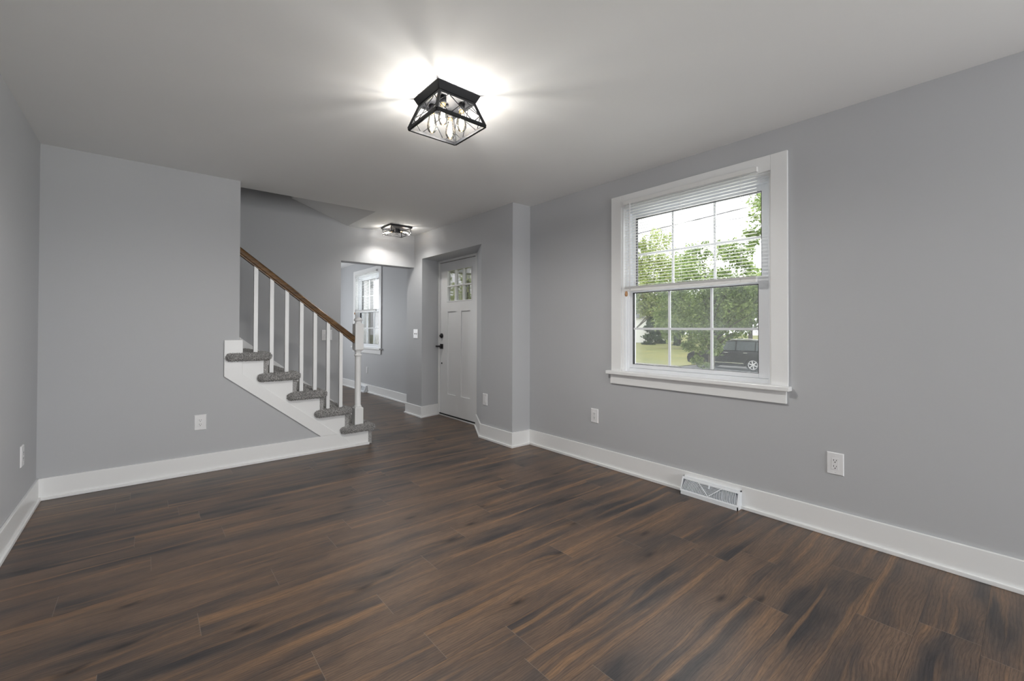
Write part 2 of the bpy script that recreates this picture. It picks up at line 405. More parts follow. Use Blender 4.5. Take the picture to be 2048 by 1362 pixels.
# ------------------------------------------------------------------ setting: walls
def S(mb, name, label, cat='wall', m='wall', bevel=0): return struct(mb.build(name, M[m], None, bevel), label, cat)
WIN = (1.045, 2.172, 0.80, 2.185)     # rough opening of the living-room window (y0,y1,z0,z1)
WIN2Y = 6.285                          # shift of the same window in the room beyond
S(rect_wall(MB(), 'x', XR, XR+.17, YREAR-.15, YC, 0, H, [WIN, (-3.3, -1.5, 0.8, 2.185)]), 'wall_right', 'plain grey wall holding the large window')  # the hole behind the camera is added for the fill lamp
S(MB().box(XL-.12, XL, YREAR-.15, YB+.01, 0, H), 'wall_left', 'grey wall at the left edge')
S(rect_wall(MB(), 'y', YREAR-.12, YREAR, XL, XR, 0, H, [(0.3, 2.6, 0.15, 2.1)]), 'wall_rear', 'grey wall behind the camera with a wide opening added for fill light')
S(MB().prism([(XL-.12, 0), (1.70, 0), (1.45, 0.02), (.60, .74), (.607, .76), (.607, H), (XL-.12, H)], 'y', YB, YB+.15), 'wall_back', 'grey wall in front of the stairs')
pier = MB()
pier.prism([(XF, YC), (XO, YC), (XO, 4.315), (3.07, 4.315), (XF, 3.835)], 'z', 0, H)
pier.prism([(XF, 5.17), (3.07, 5.235), (XO, 5.235), (XO, 5.60), (XF, 5.60)], 'z', 0, H)
pier.prism([(XF, 3.835), (3.07, 4.315), (XO, 4.315), (XO, 5.235), (3.07, 5.235), (XF, 5.17)], 'z', 2.102, H)
S(pier, 'wall_entry', 'thick grey wall around the splayed front door recess')
S(rect_wall(MB(), 'y', YS, YSB, -3.0, XF, 0, H, [(1.806, XF+1, 0, 2.006)]), 'wall_stair', 'grey wall beyond the stairs with a wide opening')
S(MB().box(-3.0, 3.26, YS, YSB, H, 5.0), 'wall_stair_upper', 'grey stairwell wall above the ceiling line')
w2 = (WIN[0]+WIN2Y, WIN[1]+WIN2Y, WIN[2], WIN[3])
S(rect_wall(MB(), 'x', XW, XO+.1, 5.60, 10.0, 0, H, [w2]), 'wall_dining_front', 'bluish grey wall with a window in the room beyond')
S(MB().box(-1.2, XO, 10.0, 10.12, 0, H), 'wall_dining_end', 'end wall of the room beyond')
S(MB().box(-1.32, -1.2, YSB, 10.12, 0, H), 'wall_dining_side', 'inner side wall of the room beyond')
# ceilings and the stairwell opening above the steps
XSW, YSW = 1.886, 4.535
ce = MB()
ce.box(XL-.12, XO, YREAR-.15, YSW, H, H+.2)
ce.box(XSW, XO, YSW, YS, H, H+.2)
ce.box(-1.32, XO+.1, YSB, 10.12, H, H+.2)
S(ce, 'ceiling', 'flat pale grey ceiling', 'ceiling', 'ceiling')
so = MB()
so.prism([(XSW, H), (1.249, 2.655), (1.249, 5.0), (1.20, 5.0), (1.20, 2.72), (XSW, H+.25)], 'y', YSW, YS)
S(so, 'ceiling_stair', 'sloping soffit over the lower stairs', 'ceiling', 'ceiling')
up = MB(); up.box(-3.0, 1.9, YSW-.1, YSW, H+.2, 5.0); up.box(-3.1, -3.0, YSW-.1, YSB, 0, 5.0); up.box(-3.1, 1.9, YSW-.1, YSB, 5.0, 5.1)
up.box(-3.0, XL-.12, YB, YB+.15, 0, H+.2)
S(up, 'wall_stairwell', 'upper stairwell enclosure')
# rear opening (out of view) is added for the fill lamp
# ------------------------------------------------------------------ setting: baseboards with shoe moulding
BH, BT, ST, SH = 0.148, 0.015, 0.013, 0.022
def baseboard(name, label, path):
    """path: list of 2D points on the wall face, room on the left-hand side of travel"""
    mb = MB()
    def off(d):
        out = []
        for i, p in enumerate(path):
            p = Vector(p); ns = []
            if i > 0: e = (p-Vector(path[i-1])).normalized(); ns.append(Vector((-e.y, e.x)))
            if i < len(path)-1: e = (Vector(path[i+1])-p).normalized(); ns.append(Vector((-e.y, e.x)))
            if len(ns) == 2:
                b = (ns[0]+ns[1]).normalized(); out.append(p+b*(d/max(0.3, b.dot(ns[0]))))
            else: out.append(p+ns[0]*d)
        return out
    a, b, c = off(0), off(BT), off(BT+ST)
    for i in range(len(path)-1):
        for lo, hi, z in ((a, b, BH), (b, c, SH)):
            q = [lo[i], lo[i+1], hi[i+1], hi[i]]
            mb.hexa([(p.x, p.y, 0.0) for p in q]+[(p.x, p.y, z) for p in q])
    return struct(mb.build(name, M['trim'], None, 0.003), label, 'baseboard')
baseboard('baseboard_left', 'white baseboard on the left wall', [(XL, YB), (XL, YREAR)])
struct(MB().prism([(XL, 0), (1.622, 0), (1.438, BH), (XL, BH)], 'y', YB-BT, YB).box(XL, 1.615, YB-BT-ST, YB-BT, 0, SH).build('baseboard_back', M['trim'], None, 0.003), 'white baseboard on the back wall up to the stairs', 'baseboard')
baseboard('baseboard_right', 'white baseboard under the large window wrapping the wall corner to the door recess', [(XR, YREAR), (XR, YC), (XF, YC), (XF, 3.835), (3.05, 4.285)])
baseboard('baseboard_entry', 'white baseboard left of the front door', [(3.065, 5.234), (XF, 5.17), (XF, 5.60), (XW, 5.60), (XW, 10.0)])

# ------------------------------------------------------------------ windows
def make_window(idx, dx, dy, label, screen):
    X = XR+dx; y0, y1, z0, z1 = WIN[0]+dy, WIN[1]+dy, 0.83, WIN[3]
    root = empty('window_%d' % idx, (X, (y0+y1)/2, z0)); struct(root, label, 'window')
    c = MB(); t = 0.018
    c.box(X-t, X, y0-.095, y0, z0, z1+.098); c.box(X-t, X, y1, y1+.098, z0, z1+.098); c.box(X-t, X, y0, y1, z1, z1+.098)
    c.build('casing', M['trim'], root, 0.002)
    MB().box(X-.052, X+.05, y0-.11, y1+.133, z0-.028, z0).build('sill', M['trim'], root, 0.004)
    MB().box(X-.018, X, y0-.085, y1+.108, .722, z0-.028).build('apron', M['trim'], root, 0.002)
    j = MB()   # jamb liner and vinyl frame
    for a, b in ((y0, y0+.012), (y1-.012, y1)): j.box(X, X+.05, a, b, z0, z1)
    j.box(X, X+.05, y0+.012, y1-.012, z1-.012, z1)
    j.build('jamb', M['trim'], root)
    fr = MB(); f0, f1 = X+.045, X+.14
    fr.box(f0, f1, y0, y0+.036, z0, z1); fr.box(f0, f1, y1-.036, y1, z0, z1); fr.box(f0, f1, y0+.036, y1-.036, z1-.045, z1); fr.box(f0, f1, y0+.036, y1-.036, z0-.03, z0+.028)
    fr.box(f0-.012, f0, y0, y0+.02, z0, z1); fr.box(f0-.012, f0, y1-.02, y1, z0, z1); fr.box(f0-.012, f0, y0+.02, y1-.02, z1-.028, z1)
    fr.build('frame', M['vinyl'], root, 0.002)
    ex = MB(); e0, e1 = X+.1402, (XO+.12 if dy else XO+.04)
    ex.box(e0, e1, y0-.002, y0+.016, z0-.03, z1); ex.box(e0, e1, y1-.016, y1+.002, z0-.03, z1); ex.box(e0, e1, y0, y1, z1-.016, z1); ex.box(e0, e1+.03, y0, y1, z0-.03, z0-.01)
    if dy: ex.build('exterior_trim', M['siding'], root)
    # sashes
    def sash(name, xa, xb, za, zb, gy0, gy1, gz0, gz1, vs, hz):
        o = MB(); ya, yb = y0+.036, y1-.036
        o.box(xa, xb, ya, gy0, za, zb); o.box(xa, xb, gy1, yb, za, zb); o.box(xa, xb, gy0, gy1, za, gz0); o.box(xa, xb, gy0, gy1, gz1, zb)
        so = o.build(name, M['vinyl'], root, 0.002)
        xc = (xa+xb)/2
        g = MB(); gk = .004
        g.box(xa+.003, xb-.003, gy0, gy0+gk, gz0, gz1); g.box(xa+.003, xb-.003, gy1-gk, gy1, gz0, gz1); g.box(xa+.003, xb-.003, gy0+gk, gy1-gk, gz0, gz0+gk*.6); g.box(xa+.003, xb-.003, gy0+gk, gy1-gk, gz1-gk, gz1)
        g.build('gasket', M['gasket'], so)
        MB().box(xc-.002, xc+.002, gy0, gy1, gz0, gz1).build('pane', M['glass'], so)
        mu = MB()
        for v in vs: mu.box(xc-.006, xc+.006, v-.008, v+.008, gz0, gz1)
        mu.box(xc-.0062, xc+.0062, gy0, gy1, hz-.008, hz+.008)
        mu.build('muntins', M['vinyl'], so)
        return so
    A = y0-1.045
    lo = sash('lower_sash', X+.052, X+.086, z0+.03, 1.53, 1.142+A, 2.108+A, .889, 1.478, (1.458+A, 1.786+A), 1.181)
    up = sash('upper_sash', X+.090, X+.124, 1.48, z1-.045, 1.136+A, 2.103+A, 1.53, 2.098, (1.452+A, 1.778+A), 1.795)
    if screen:
        MB().box(X+.128, X+.1285, y0+.036, y1-.036, z0+.03, 1.5).build('insect_screen', M['screen'], root)
    return root
make_window(1, 0, 0, 'large white double hung window in the right wall', True)
make_window(2, XW-XR, WIN2Y, 'white double hung window in the room beyond the stairs', True)

def make_blind(dx, dy, label, group):
    X = XR+dx; ya, yb = 1.115+dy, 2.128+dy
    r = thing('mini_blind', label, 'blind', (X-.033, (ya+yb)/2, 2.20), group)
    MB().box(X-.046, X-.0185, ya, yb, 2.190, 2.222).build('headrail', M['blind'], r, 0.002)
    s = MB(); n = 30; z0, z1 = 1.530, 2.178
    for i in range(n):
        z = z0+(z1-z0)*i/(n-1)
        # a shallow curved slat, nearly flat
        pr = [(-.0115, -.0012), (-.004, .0010), (.004, .0012), (.0115, -.0006)]
        xs = [(X-.033+a, z+b+.05*a) for a, b in pr]
        vs = []
        for y in (ya+.006, yb-.006): vs += [(x, y, zz) for x, zz in xs]+[(x, y, zz-.0006) for x, zz in xs]
        fs = []
        for k in range(3): fs += [(k, k+1, k+9, k+8), (k+4, k+12, k+13, k+5)]
        fs += [(0, 8, 12, 4), (3, 7, 15, 11), (0, 4, 5, 1), (1, 5, 6, 2), (2, 6, 7, 3), (8, 9, 13, 12), (9, 10, 14, 13), (10, 11, 15, 14)]
        s.add(vs, fs)
    s.build('slats', M['blind'], r)
    st = MB()
    for i in range(6): st.box(X-.045, X-.021, ya+.006, yb-.006, 1.505+i*.003, 1.5068+i*.003)
    st.build('gathered_slats', M['blind'], r)
    MB().box(X-.045, X-.021, ya+.004, yb-.004, 1.484, 1.504).build('bottom_rail', M['blind'], r, 0.003)
    for yy in (ya+.10, (ya+yb)/2+.02, yb-.10):
        MB().tube([(X-.046, yy, 1.49), (X-.046, yy, 2.19)], .0008, 5).tube([(X-.020, yy, 1.49), (X-.020, yy, 2.19)], .0008, 5).build('ladder_cord', M['cord'], r)
    MB().tube([(X-.049, yb-.062, 2.195), (X-.051, yb-.064, 2.18), (X-.051, yb-.066, 1.445)], .0036, 8).build('tilt_wand', M['plastic'], r)
    c = MB().tube([(X-.049, yb-.030, 2.19), (X-.050, yb-.031, 1.47)], .0010, 6).build('lift_cord', M['cord'], r)
    MB().lathe([(.004, 0.03), (.009, .026), (.0125, .010), (.013, 0.0), (.010, -.010), (.004, -.013)], (X-.050, yb-.031, 1.455), 'z', 14).build('tassel', M['tassel'], c)
make_blind(0, 0, 'white mini blind half lowered over the large right wall window', None)
make_blind(XW-XR, WIN2Y, 'small distant white mini blind on the window past the newel post', None)

# ------------------------------------------------------------------ front door
XD = 3.09
def make_door():
    root = empty('door_1', (XD, 4.77, 0)); struct(root, 'white front door with six small panes set in a recess', 'door')
    y0, y1, z0, z1 = 4.352, 5.215, .028, 2.068
    d = MB(); gy0, gy1, gz0, gz1 = 4.464, 5.022, 1.545, 1.948
    p1, p2, pz0, pz1 = (4.49, 4.695), (4.818, 5.04), .302, 1.406
    xa, xb = XD, XD+.042
    # slab from stiles and rails
    d.box(xa, xb, y0, gy0, z0, z1); d.box(xa, xb, gy1, y1, z0, z1); d.box(xa, xb, gy0, gy1, gz1, z1)
    d.box(xa, xb, gy0, gy1, pz1, gz0); d.box(xa, xb, gy0, gy1, z0, pz0)
    d.box(xa, xb, gy0, p1[0], pz0, pz1); d.box(xa, xb, p1[1], p2[0], pz0, pz1); d.box(xa, xb, p2[1]-.02, gy1, pz0, pz1)
    d.build('slab', M['door'], root)
    for a, b in (p1, (p2[0], p2[1]-.02)):
        MB().box(xa+.011, xb-.011, a, b, pz0, pz1).build('recessed_panel', M['door'], root)
    mu = MB(); n = 3; w = .018
    for i in range(1, n):
        yc = gy0+(gy1-gy0)*i/n; mu.box(xa-.002, xb, yc-w/2, yc+w/2, gz0, gz1)
    zc = (gz0+gz1)/2-.005; mu.box(xa-.002, xb, gy0, gy1, zc-w/2, zc+w/2)
    mu.box(xa-.004, xa, gy0-.012, gy0, gz0-.012, gz1+.012); mu.box(xa-.004, xa, gy1, gy1+.012, gz0-.012, gz1+.012); mu.box(xa-.004, xa, gy0, gy1, gz0-.012, gz0); mu.box(xa-.004, xa, gy0, gy1, gz1, gz1+.012)
    mu.build('lite_frame', M['door'], root, 0.001)
    MB().box(XD+.02, XD+.024, gy0, gy1, gz0, gz1).build('lite_glass', M['glass'], root)
    f = MB(); f.box(3.070, 3.18, 5.219, 5.236, 0, 2.102); f.box(3.070, 3.18, 4.314, 4.348, 0, 2.102); f.box(3.070, 3.18, 4.348, 5.219, 2.074, 2.102)
    f.build('door_frame', M['trim'], root, 0.002)
    # exterior face wall around door is the entry wall itself
    MB().box(3.064, 3.20, 4.348, 5.219, 0, .014).build('threshold', M['metal_silver'], root, 0.003)
    MB().box(3.084, 3.13, 4.352, 5.215, .014, .030).build('door_sweep', M['gasket'], root)
    g = MB(); g.box(XD+.004, XD+.03, 4.352, 5.215, 2.0685, 2.0735); g.build('weatherstrip', M['gasket'], root)
    MB().lathe([(.033, 0), (.033, -.012), (.028, -.018), (.012, -.018), (.012, -.034), (.004, -.036)], (XD, 5.163, 1.079), 'x', 24).build('deadbolt', M['black'], root)
    h = MB(); h.box(XD-.010, XD, 5.131, 5.199, .902, .968)
    h.lathe([(.013, 0), (.013, -.045)], (XD-.008, 5.165, .936), 'x', 16); 
    hb = h.build('handle_plate', M['black'], root, 0.002)
    MB().box(XD-.062, XD-.046, 5.150, 5.262, .926, .946).build('lever', M['black'], hb, 0.004)
    MB().lathe([(.011, 0), (.011, -.006), (.004, -.008)], (XD, 5.163, .706), 'x', 16).build('lock_cover', M['black'], root)
    for z in (.31, 1.02, 1.74):
        MB().box(3.078, 3.092, 4.344, 4.353, z-.05, z+.05).build('hinge', M['black'], root)
make_door()

# ------------------------------------------------------------------ staircase
RISE, RUN, T1X, T1Z = 0.1885, 0.2372, 1.797, 0.206     # first nosing tip, first tread top
NT = 9
TT = 0.060
def tread_mesh(xa, xb, ya, yb, zt, seed):
    """shaggy rolled carpet slab: rounded section swept in y, ends rounded, jittered pile"""
    rng = random.Random(seed)
    r = TT/2; zc = zt-r; step = .0062
    sec = []
    nx = int((xb-xa-2*r)/step)
    for i in range(nx+1): sec.append((xa+r+(xb-xa-2*r)*i/nx, r, 0))
    na = 14
    for i in range(1, na): a = PI/2-PI*i/na; sec.append((xb-r+r*math.cos(a), r*math.sin(a), 0))
    for i in range(nx+1): sec.append((xb-r-(xb-xa-2*r)*i/nx, -r, 0))
    for i in range(1, na): a = -PI/2-PI*i/na; sec.append((xa+r+r*math.cos(a), r*math.sin(a), 0))
    n = len(sec); cx = (xa+xb)/2
    ys = []; ne = 9
    for i in range(ne+1):
        a = PI/2*(1-i/ne); ys.append((ya+r-r*math.sin(a), math.cos(a)))
    y = ya+r
    while y < ya+.24: y += step; ys.append((y, 1.0))
    while y < yb-.03: y += .02; ys.append((y, 1.0))
    ys.append((yb, 1.0))
    vs = []; fs = []
    for j, (yy, k) in enumerate(ys):
        for (x, z, _) in sec:
            inset = r*(1-k)
            # shrink the section towards its skeleton near the end
            sx = min(max(x, xa+r), xb-r); dx, dz = x-sx, z
            px, pz = sx+dx*k, dz*max(k, .02)
            amp = .0075 if k > .02 else .002
            nrm = Vector((dx, 0, dz)); nrm = nrm.normalized() if nrm.length > 1e-6 else Vector((0, 0, 1))
            q = rng.random()**1.5*amp-amp*.35
            vs.append((px+nrm.x*q+rng.uniform(-.002, .002), yy-(1-k)*q*2+rng.uniform(-.002, .002), zc+pz+nrm.z*q))
    for j in range(len(ys)-1):
        for i in range(n): fs.append((j*n+i, j*n+(i+1) % n, (j+1)*n+(i+1) % n, (j+1)*n+i))
    fs += [tuple(range(n)), tuple(range((len(ys)-1)*n, len(ys)*n))]
    mb = MB().add(vs, fs, False)
    # yarn tufts standing off the surface
    tv, tf = [], []
    nj = sum(1 for y_, k_ in ys if y_ < ya+.25)
    for _ in range(8000):
        j = rng.randrange(0, nj-1); i = rng.randrange(n); p = Vector(vs[j*n+i])
        x, z, _z = sec[i]; sx = min(max(x, xa+r), xb-r); nr = Vector((x-sx, -.9*max(0, 1-ys[j][1])*r*1.5, z)); nr = nr.normalized() if nr.length > 1e-6 else Vector((0, 0, 1))
        d = (nr+Vector((rng.uniform(-.6, .6), rng.uniform(-.6, .6), rng.uniform(-.6, .6)))).normalized()
        e = d.cross(Vector((rng.uniform(-1, 1), rng.uniform(-1, 1), rng.uniform(-1, 1)))).normalized(); g = d.cross(e); L = rng.uniform(.0035, .0070); w = .0021
        o = len(tv); tip = p+d*L
        tv += [p+e*w, p-e*.5*w+g*.87*w, p-e*.5*w-g*.87*w, tip+e*w*.7, tip-e*.35*w+g*.6*w, tip-e*.35*w-g*.6*w]
        tf += [(o, o+1, o+4, o+3), (o+1, o+2, o+5, o+4), (o+2, o, o+3, o+5), (o+3, o+4, o+5)]
    return mb.add(tv, tf, False)
YT0 = 4.297                      # carpeted tread returns stick out past the stringer
def make_stairs():
    root = thing('staircase', 'white staircase with shaggy grey carpeted treads climbing left behind the wall', 'staircase', (1.2, 4.8, 0))
    saw = [(1.742, 0)]
    for n in range(5):
        zx = T1Z+RISE*n-TT*.5; xr = 1.742-RUN*n
        saw += [(xr, zx)] if n == 0 else [(xr, T1Z+RISE*(n-1)-TT*.5), (xr, zx)]
    saw = [p for p in saw if p[0] > .52]
    poly = saw+[(.56, saw[-1][1]), (.56, .80), (1.42, .11), (1.50, 0)]
    MB().prism(poly, 'y', YB-.004, YB+.03).build('stringer', M['trim'], root)
    band = [(.498, 1.077), (.632, 1.077), (.632, .784), (1.438, BH), (1.277, BH), (.498, .772)]
    MB().prism(band, 'y', YB-BT, YB).build('skirt_board', M['trim'], root, 0.003)
    MB().box(1.615, 1.745, YB-.028, YB-.008, 0, SH).build('shoe_moulding', M['trim'], root, 0.003)
    for n in range(NT):
        tip = T1X-RUN*n; zt = T1Z+RISE*n
        ya = YT0 if tip > .75 else YB+.155
        xa = tip-.337
        tread_mesh(xa, tip, ya, YS-.002, zt, n).build('carpeted_tread', M['carpet'], root)
        xr = tip-.050
        MB().box(tip-.056, tip-.024, (YB-.010) if tip > .75 else YB+.155, YS-.002, max(0, zt-RISE-.01), zt-TT*.4).build('carpeted_riser', M['carpet'], root)
    zl = lambda x: 1.078-.80*(x-.757)+.0
    MB().prism([(2.07, .012), (2.07, .028), (-.3, zl(-.3)), (-.3, zl(-.3)-.3)], 'y', YS-.014, YS).build('wall_skirt', M['trim'], root, 0.002)
make_stairs()

def make_railing():
    root = thing('stair_railing', 'white balustrade with a brown oak handrail on the staircase', 'railing', (1.648, 4.402, T1Z-.01))
    yc = 4.402
    # oak rail with a moulded section, swept down the slope
    x0, x1 = .600, 1.612; zb = lambda x: 1.806-.785*(x-.617)
    prof = [(-.020, 0), (.020, 0), (.020, .012), (.026, .020), (.030, .040), (.027, .060), (.014, .074), (-.014, .074), (-.027, .060), (-.030, .040), (-.026, .020), (-.020, .012)]
    vs = []; n = len(prof)
    for x in (x0, x1): vs += [(x, yc+a, zb(x)+b) for a, b in prof]
    fs = [tuple(range(n)), tuple(range(2*n-1, n-1, -1))]+[(i, i+n, (i+1) % n+n, (i+1) % n) for i in range(n)]
    MB().add(vs, fs).build('handrail', M['oak'], root, 0.002)
    for i in range(7):
        x = (.736, .862, .986, 1.112, 1.233, 1.354, 1.476)[i]
        n = 5-[0, 1, 1, 2, 2, 3, 3][i]
        zt = T1Z+RISE*(n-1)-.010
        w = .016
        mb = MB(); zz = [zb(x-w)+.004, zb(x+w)+.004]
        mb.hexa([(x-w, yc-w, zt), (x+w, yc-w, zt), (x+w, yc+w, zt), (x-w, yc+w, zt), (x-w, yc-w, zz[0]), (x+w, yc-w, zz[1]), (x+w, yc+w, zz[1]), (x-w, yc+w, zz[0])])
        mb.build('baluster', M['trim'], root, 0.001)
    cx = 1.650; w = .0425; nb = MB(); zb0 = T1Z-.010
    nb.box(cx-w, cx+w, yc-w, yc+w, zb0, .372)
    nb.hexa([(cx-w, yc-w, .372), (cx+w, yc-w, .372), (cx+w, yc+w, .372), (cx-w, yc+w, .372)]+[(cx-w*.72, yc-w*.72, .382), (cx+w*.72, yc-w*.72, .382), (cx+w*.72, yc+w*.72, .382), (cx-w*.72, yc+w*.72, .382)])
    nb.lathe([(.036, .380), (.037, .388), (.033, .396), (.0295, .402), (.0295, .60), (.0290, .86), (.0295, .895), (.037, .900), (.039, .906), (.036, .912), (.029, .918), (.028, .930), (.033, .945), (.036, .957), (.036, .962)], (cx, yc, 0), 'z', 28)
    nb.hexa([(cx-w*.8, yc-w*.8, .952), (cx+w*.8, yc-w*.8, .952), (cx+w*.8, yc+w*.8, .952), (cx-w*.8, yc+w*.8, .952)]+[(cx-w, yc-w, .964), (cx+w, yc-w, .964), (cx+w, yc+w, .964), (cx-w, yc+w, .964)])
    nb.box(cx-w, cx+w, yc-w, yc+w, .964, 1.224)
    nw = nb.build('newel_post', M['trim'], root, 0.0015)
    MB().lathe([(.036, 1.222), (.037, 1.228), (.031, 1.236), (.029, 1.246), (.035, 1.253), (.042, 1.258), (.043, 1.264), (.037, 1.276), (.022, 1.288), (.008, 1.293), (.001, 1.294)], (cx, yc, 0), 'z', 28).build('newel_cap', M['trim'], nw)
make_railing()

# ------------------------------------------------------------------ ceiling lights
def point(name, loc, power, r, col=(1.0, 0.985, 0.965)):
    d = bpy.data.lights.new(name, 'POINT'); d.energy = power; d.shadow_soft_size = r; d.color = col
    o = bpy.data.objects.new(name, d); COL.objects.link(o); o.location = loc; return o
def down_spot(name, loc, power, r, cone, col=(1.0, 0.985, 0.965)):
    d = bpy.data.lights.new(name, 'SPOT'); d.energy = power; d.shadow_soft_size = r; d.color = col
    d.spot_size = math.radians(cone); d.spot_blend = 0.7
    o = bpy.data.objects.new(name, d); COL.objects.link(o); o.location = loc; return o
def make_bulb(root, c, direction, light_w, down_w, cone, name='bulb', sock=.045):
    """socket at c pointing along direction with an Edison bulb"""
    c = Vector(c); d = Vector(direction).normalized(); rot = d.to_track_quat('Z', 'Y').to_matrix()
    def place(mb): mb.v = [c+rot @ p for p in mb.v]; return mb
    place(MB().lathe([(.017, 0), (.017, sock), (.014, sock+.002)], (0, 0, 0), 'z', 18)).build('socket', M['black'], root)
    b = place(MB().lathe([(.013, sock), (.014, sock+.010), (.018, sock+.030), (.025, sock+.062), (.0275, sock+.082), (.026, sock+.098), (.018, sock+.112), (.006, sock+.119), (.001, sock+.120)], (0, 0, 0), 'z', 20)).build(name, M['bulb_glass'], root)
    place(MB().lathe([(.0135, sock-.004), (.0135, sock+.008), (.010, sock+.012)], (0, 0, 0), 'z', 16)).build('bulb_base', M['brass'], b)
    fl = MB()
    for k in range(4):
        a = PI/2*k+.4; p = .008
        fl.tube([(p*.4*math.cos(a), p*.4*math.sin(a), sock+.030), (p*math.cos(a), p*math.sin(a), sock+.060), (p*.6*math.cos(a), p*.6*math.sin(a), sock+.094)], .0026, 6)
    place(fl).build('filament', M['filament'], b)
    point('bulb_light', c+d*(sock+.080), light_w, .014)
    down_spot('bulb_down_fill', c+d*(sock+.080), down_w, .014, cone)  # extra spot added as fill to brighten walls and door
def cage_face(mb, tl, tr, bl, br, r):
    tl, tr, bl, br = map(Vector, (tl, tr, bl, br))
    L = tl.lerp(bl, .55); Rr = tr.lerp(br, .55)
    T1, T2 = tl.lerp(tr, .26), tl.lerp(tr, .74); B1, B2 = bl.lerp(br, .26), bl.lerp(br, .74)
    for a, b in ((L, T1), (T1, B2), (L, B1), (B1, T2), (T2, Rr), (B2, Rr)): mb.tube([a, b], r, 6)
def make_main_light():
    cx, cy = 1.243, 2.037
    r = thing('ceiling_light', 'large black cage ceiling light with four bare glowing bulbs near the camera', 'ceiling light', (cx, cy, H))
    a, b, z = .133, .115, 2.402
    mb = MB()
    mb.hexa([(cx-b, cy-b, z), (cx+b, cy-b, z), (cx+b, cy+b, z), (cx-b, cy+b, z), (cx-a, cy-a, H), (cx+a, cy-a, H), (cx+a, cy+a, H), (cx-a, cy+a, H)])
    mb.build('mounting_plate', M['fixture'], r, 0.002)
    MB().lathe([(.010, 0), (.010, -.012), (.004, -.016)], (cx, cy, z), 'z', 12).build('finial', M['fixture'], r)
    t = .106; s = .150; z0 = 2.275; T = [(cx-t, cy-t), (cx+t, cy-t), (cx+t, cy+t), (cx-t, cy+t)]; Bq = [(cx-s, cy-s), (cx+s, cy-s), (cx+s, cy+s), (cx-s, cy+s)]
    fr = MB()
    for k in range(4):
        fr.bar((*T[k], z), (*Bq[k], z0), .014, .014)
        fr.bar((*Bq[k], z0), (*Bq[(k+1) % 4], z0), .013, .017)
        fr.bar((*T[k], z-.005), (*T[(k+1) % 4], z-.005), .012, .012)
    fr.build('cage_frame', M['fixture'], r, 0.001)
    wr = MB()
    for k in range(4): cage_face(wr, (*T[k], z-.004), (*T[(k+1) % 4], z-.004), (*Bq[k], z0), (*Bq[(k+1) % 4], z0), .0023)
    wr.build('cage_wire', M['fixture'], r)
    for sx, sy in ((-1, -1), (1, -1), (1, 1), (-1, 1)):
        make_bulb(r, (cx+sx*.058, cy+sy*.058, z), (0, 0, -1), LAMP_W, LAMP_FILL_W, 178, sock=.034)
def make_foyer_light():
    cx, cy = 2.372, 5.062
    r = thing('ceiling_light', 'small flat black box ceiling light with two bulbs in the entry', 'ceiling light', (cx, cy, H))
    a = .143; z = 2.418
    MB().box(cx-a, cx+a, cy-a, cy+a, z, H).build('mounting_plate', M['black'], r, 0.003)
    s = .126; z0 = 2.348; Q = [(cx-s, cy-s), (cx+s, cy-s), (cx+s, cy+s), (cx-s, cy+s)]
    fr = MB(); wr = MB()
    for k in range(4):
        fr.bar((*Q[k], z), (*Q[k], z0), .008); fr.bar((*Q[k], z0), (*Q[(k+1) % 4], z0), .008)
        a_, b_ = Vector((*Q[k], z)), Vector((*Q[(k+1) % 4], z)); c_, d_ = Vector((*Q[k], z0)), Vector((*Q[(k+1) % 4], z0))
        m1, m2 = a_.lerp(b_, .5), c_.lerp(d_, .5)
        for p, q in ((a_, m2), (c_, m1), (m1, d_), (m2, b_)): wr.tube([p, q], .0015, 6)
    fr.build('cage_frame', M['black'], r); wr.build('cage_wire', M['black'], r)
    MB().box(cx-.03, cx+.03, cy-.03, cy+.03, 2.375, z).build('socket_block', M['black'], r, 0.002)
    make_bulb(r, (cx+.02, cy-.022, 2.392), (.75, -.5, -.25), FOYER_W, FOYER_FILL_W, 140, sock=.02)
    make_bulb(r, (cx-.02, cy+.022, 2.392), (-.75, .5, -.25), FOYER_W, FOYER_FILL_W, 140, sock=.02)
make_main_light(); make_foyer_light()

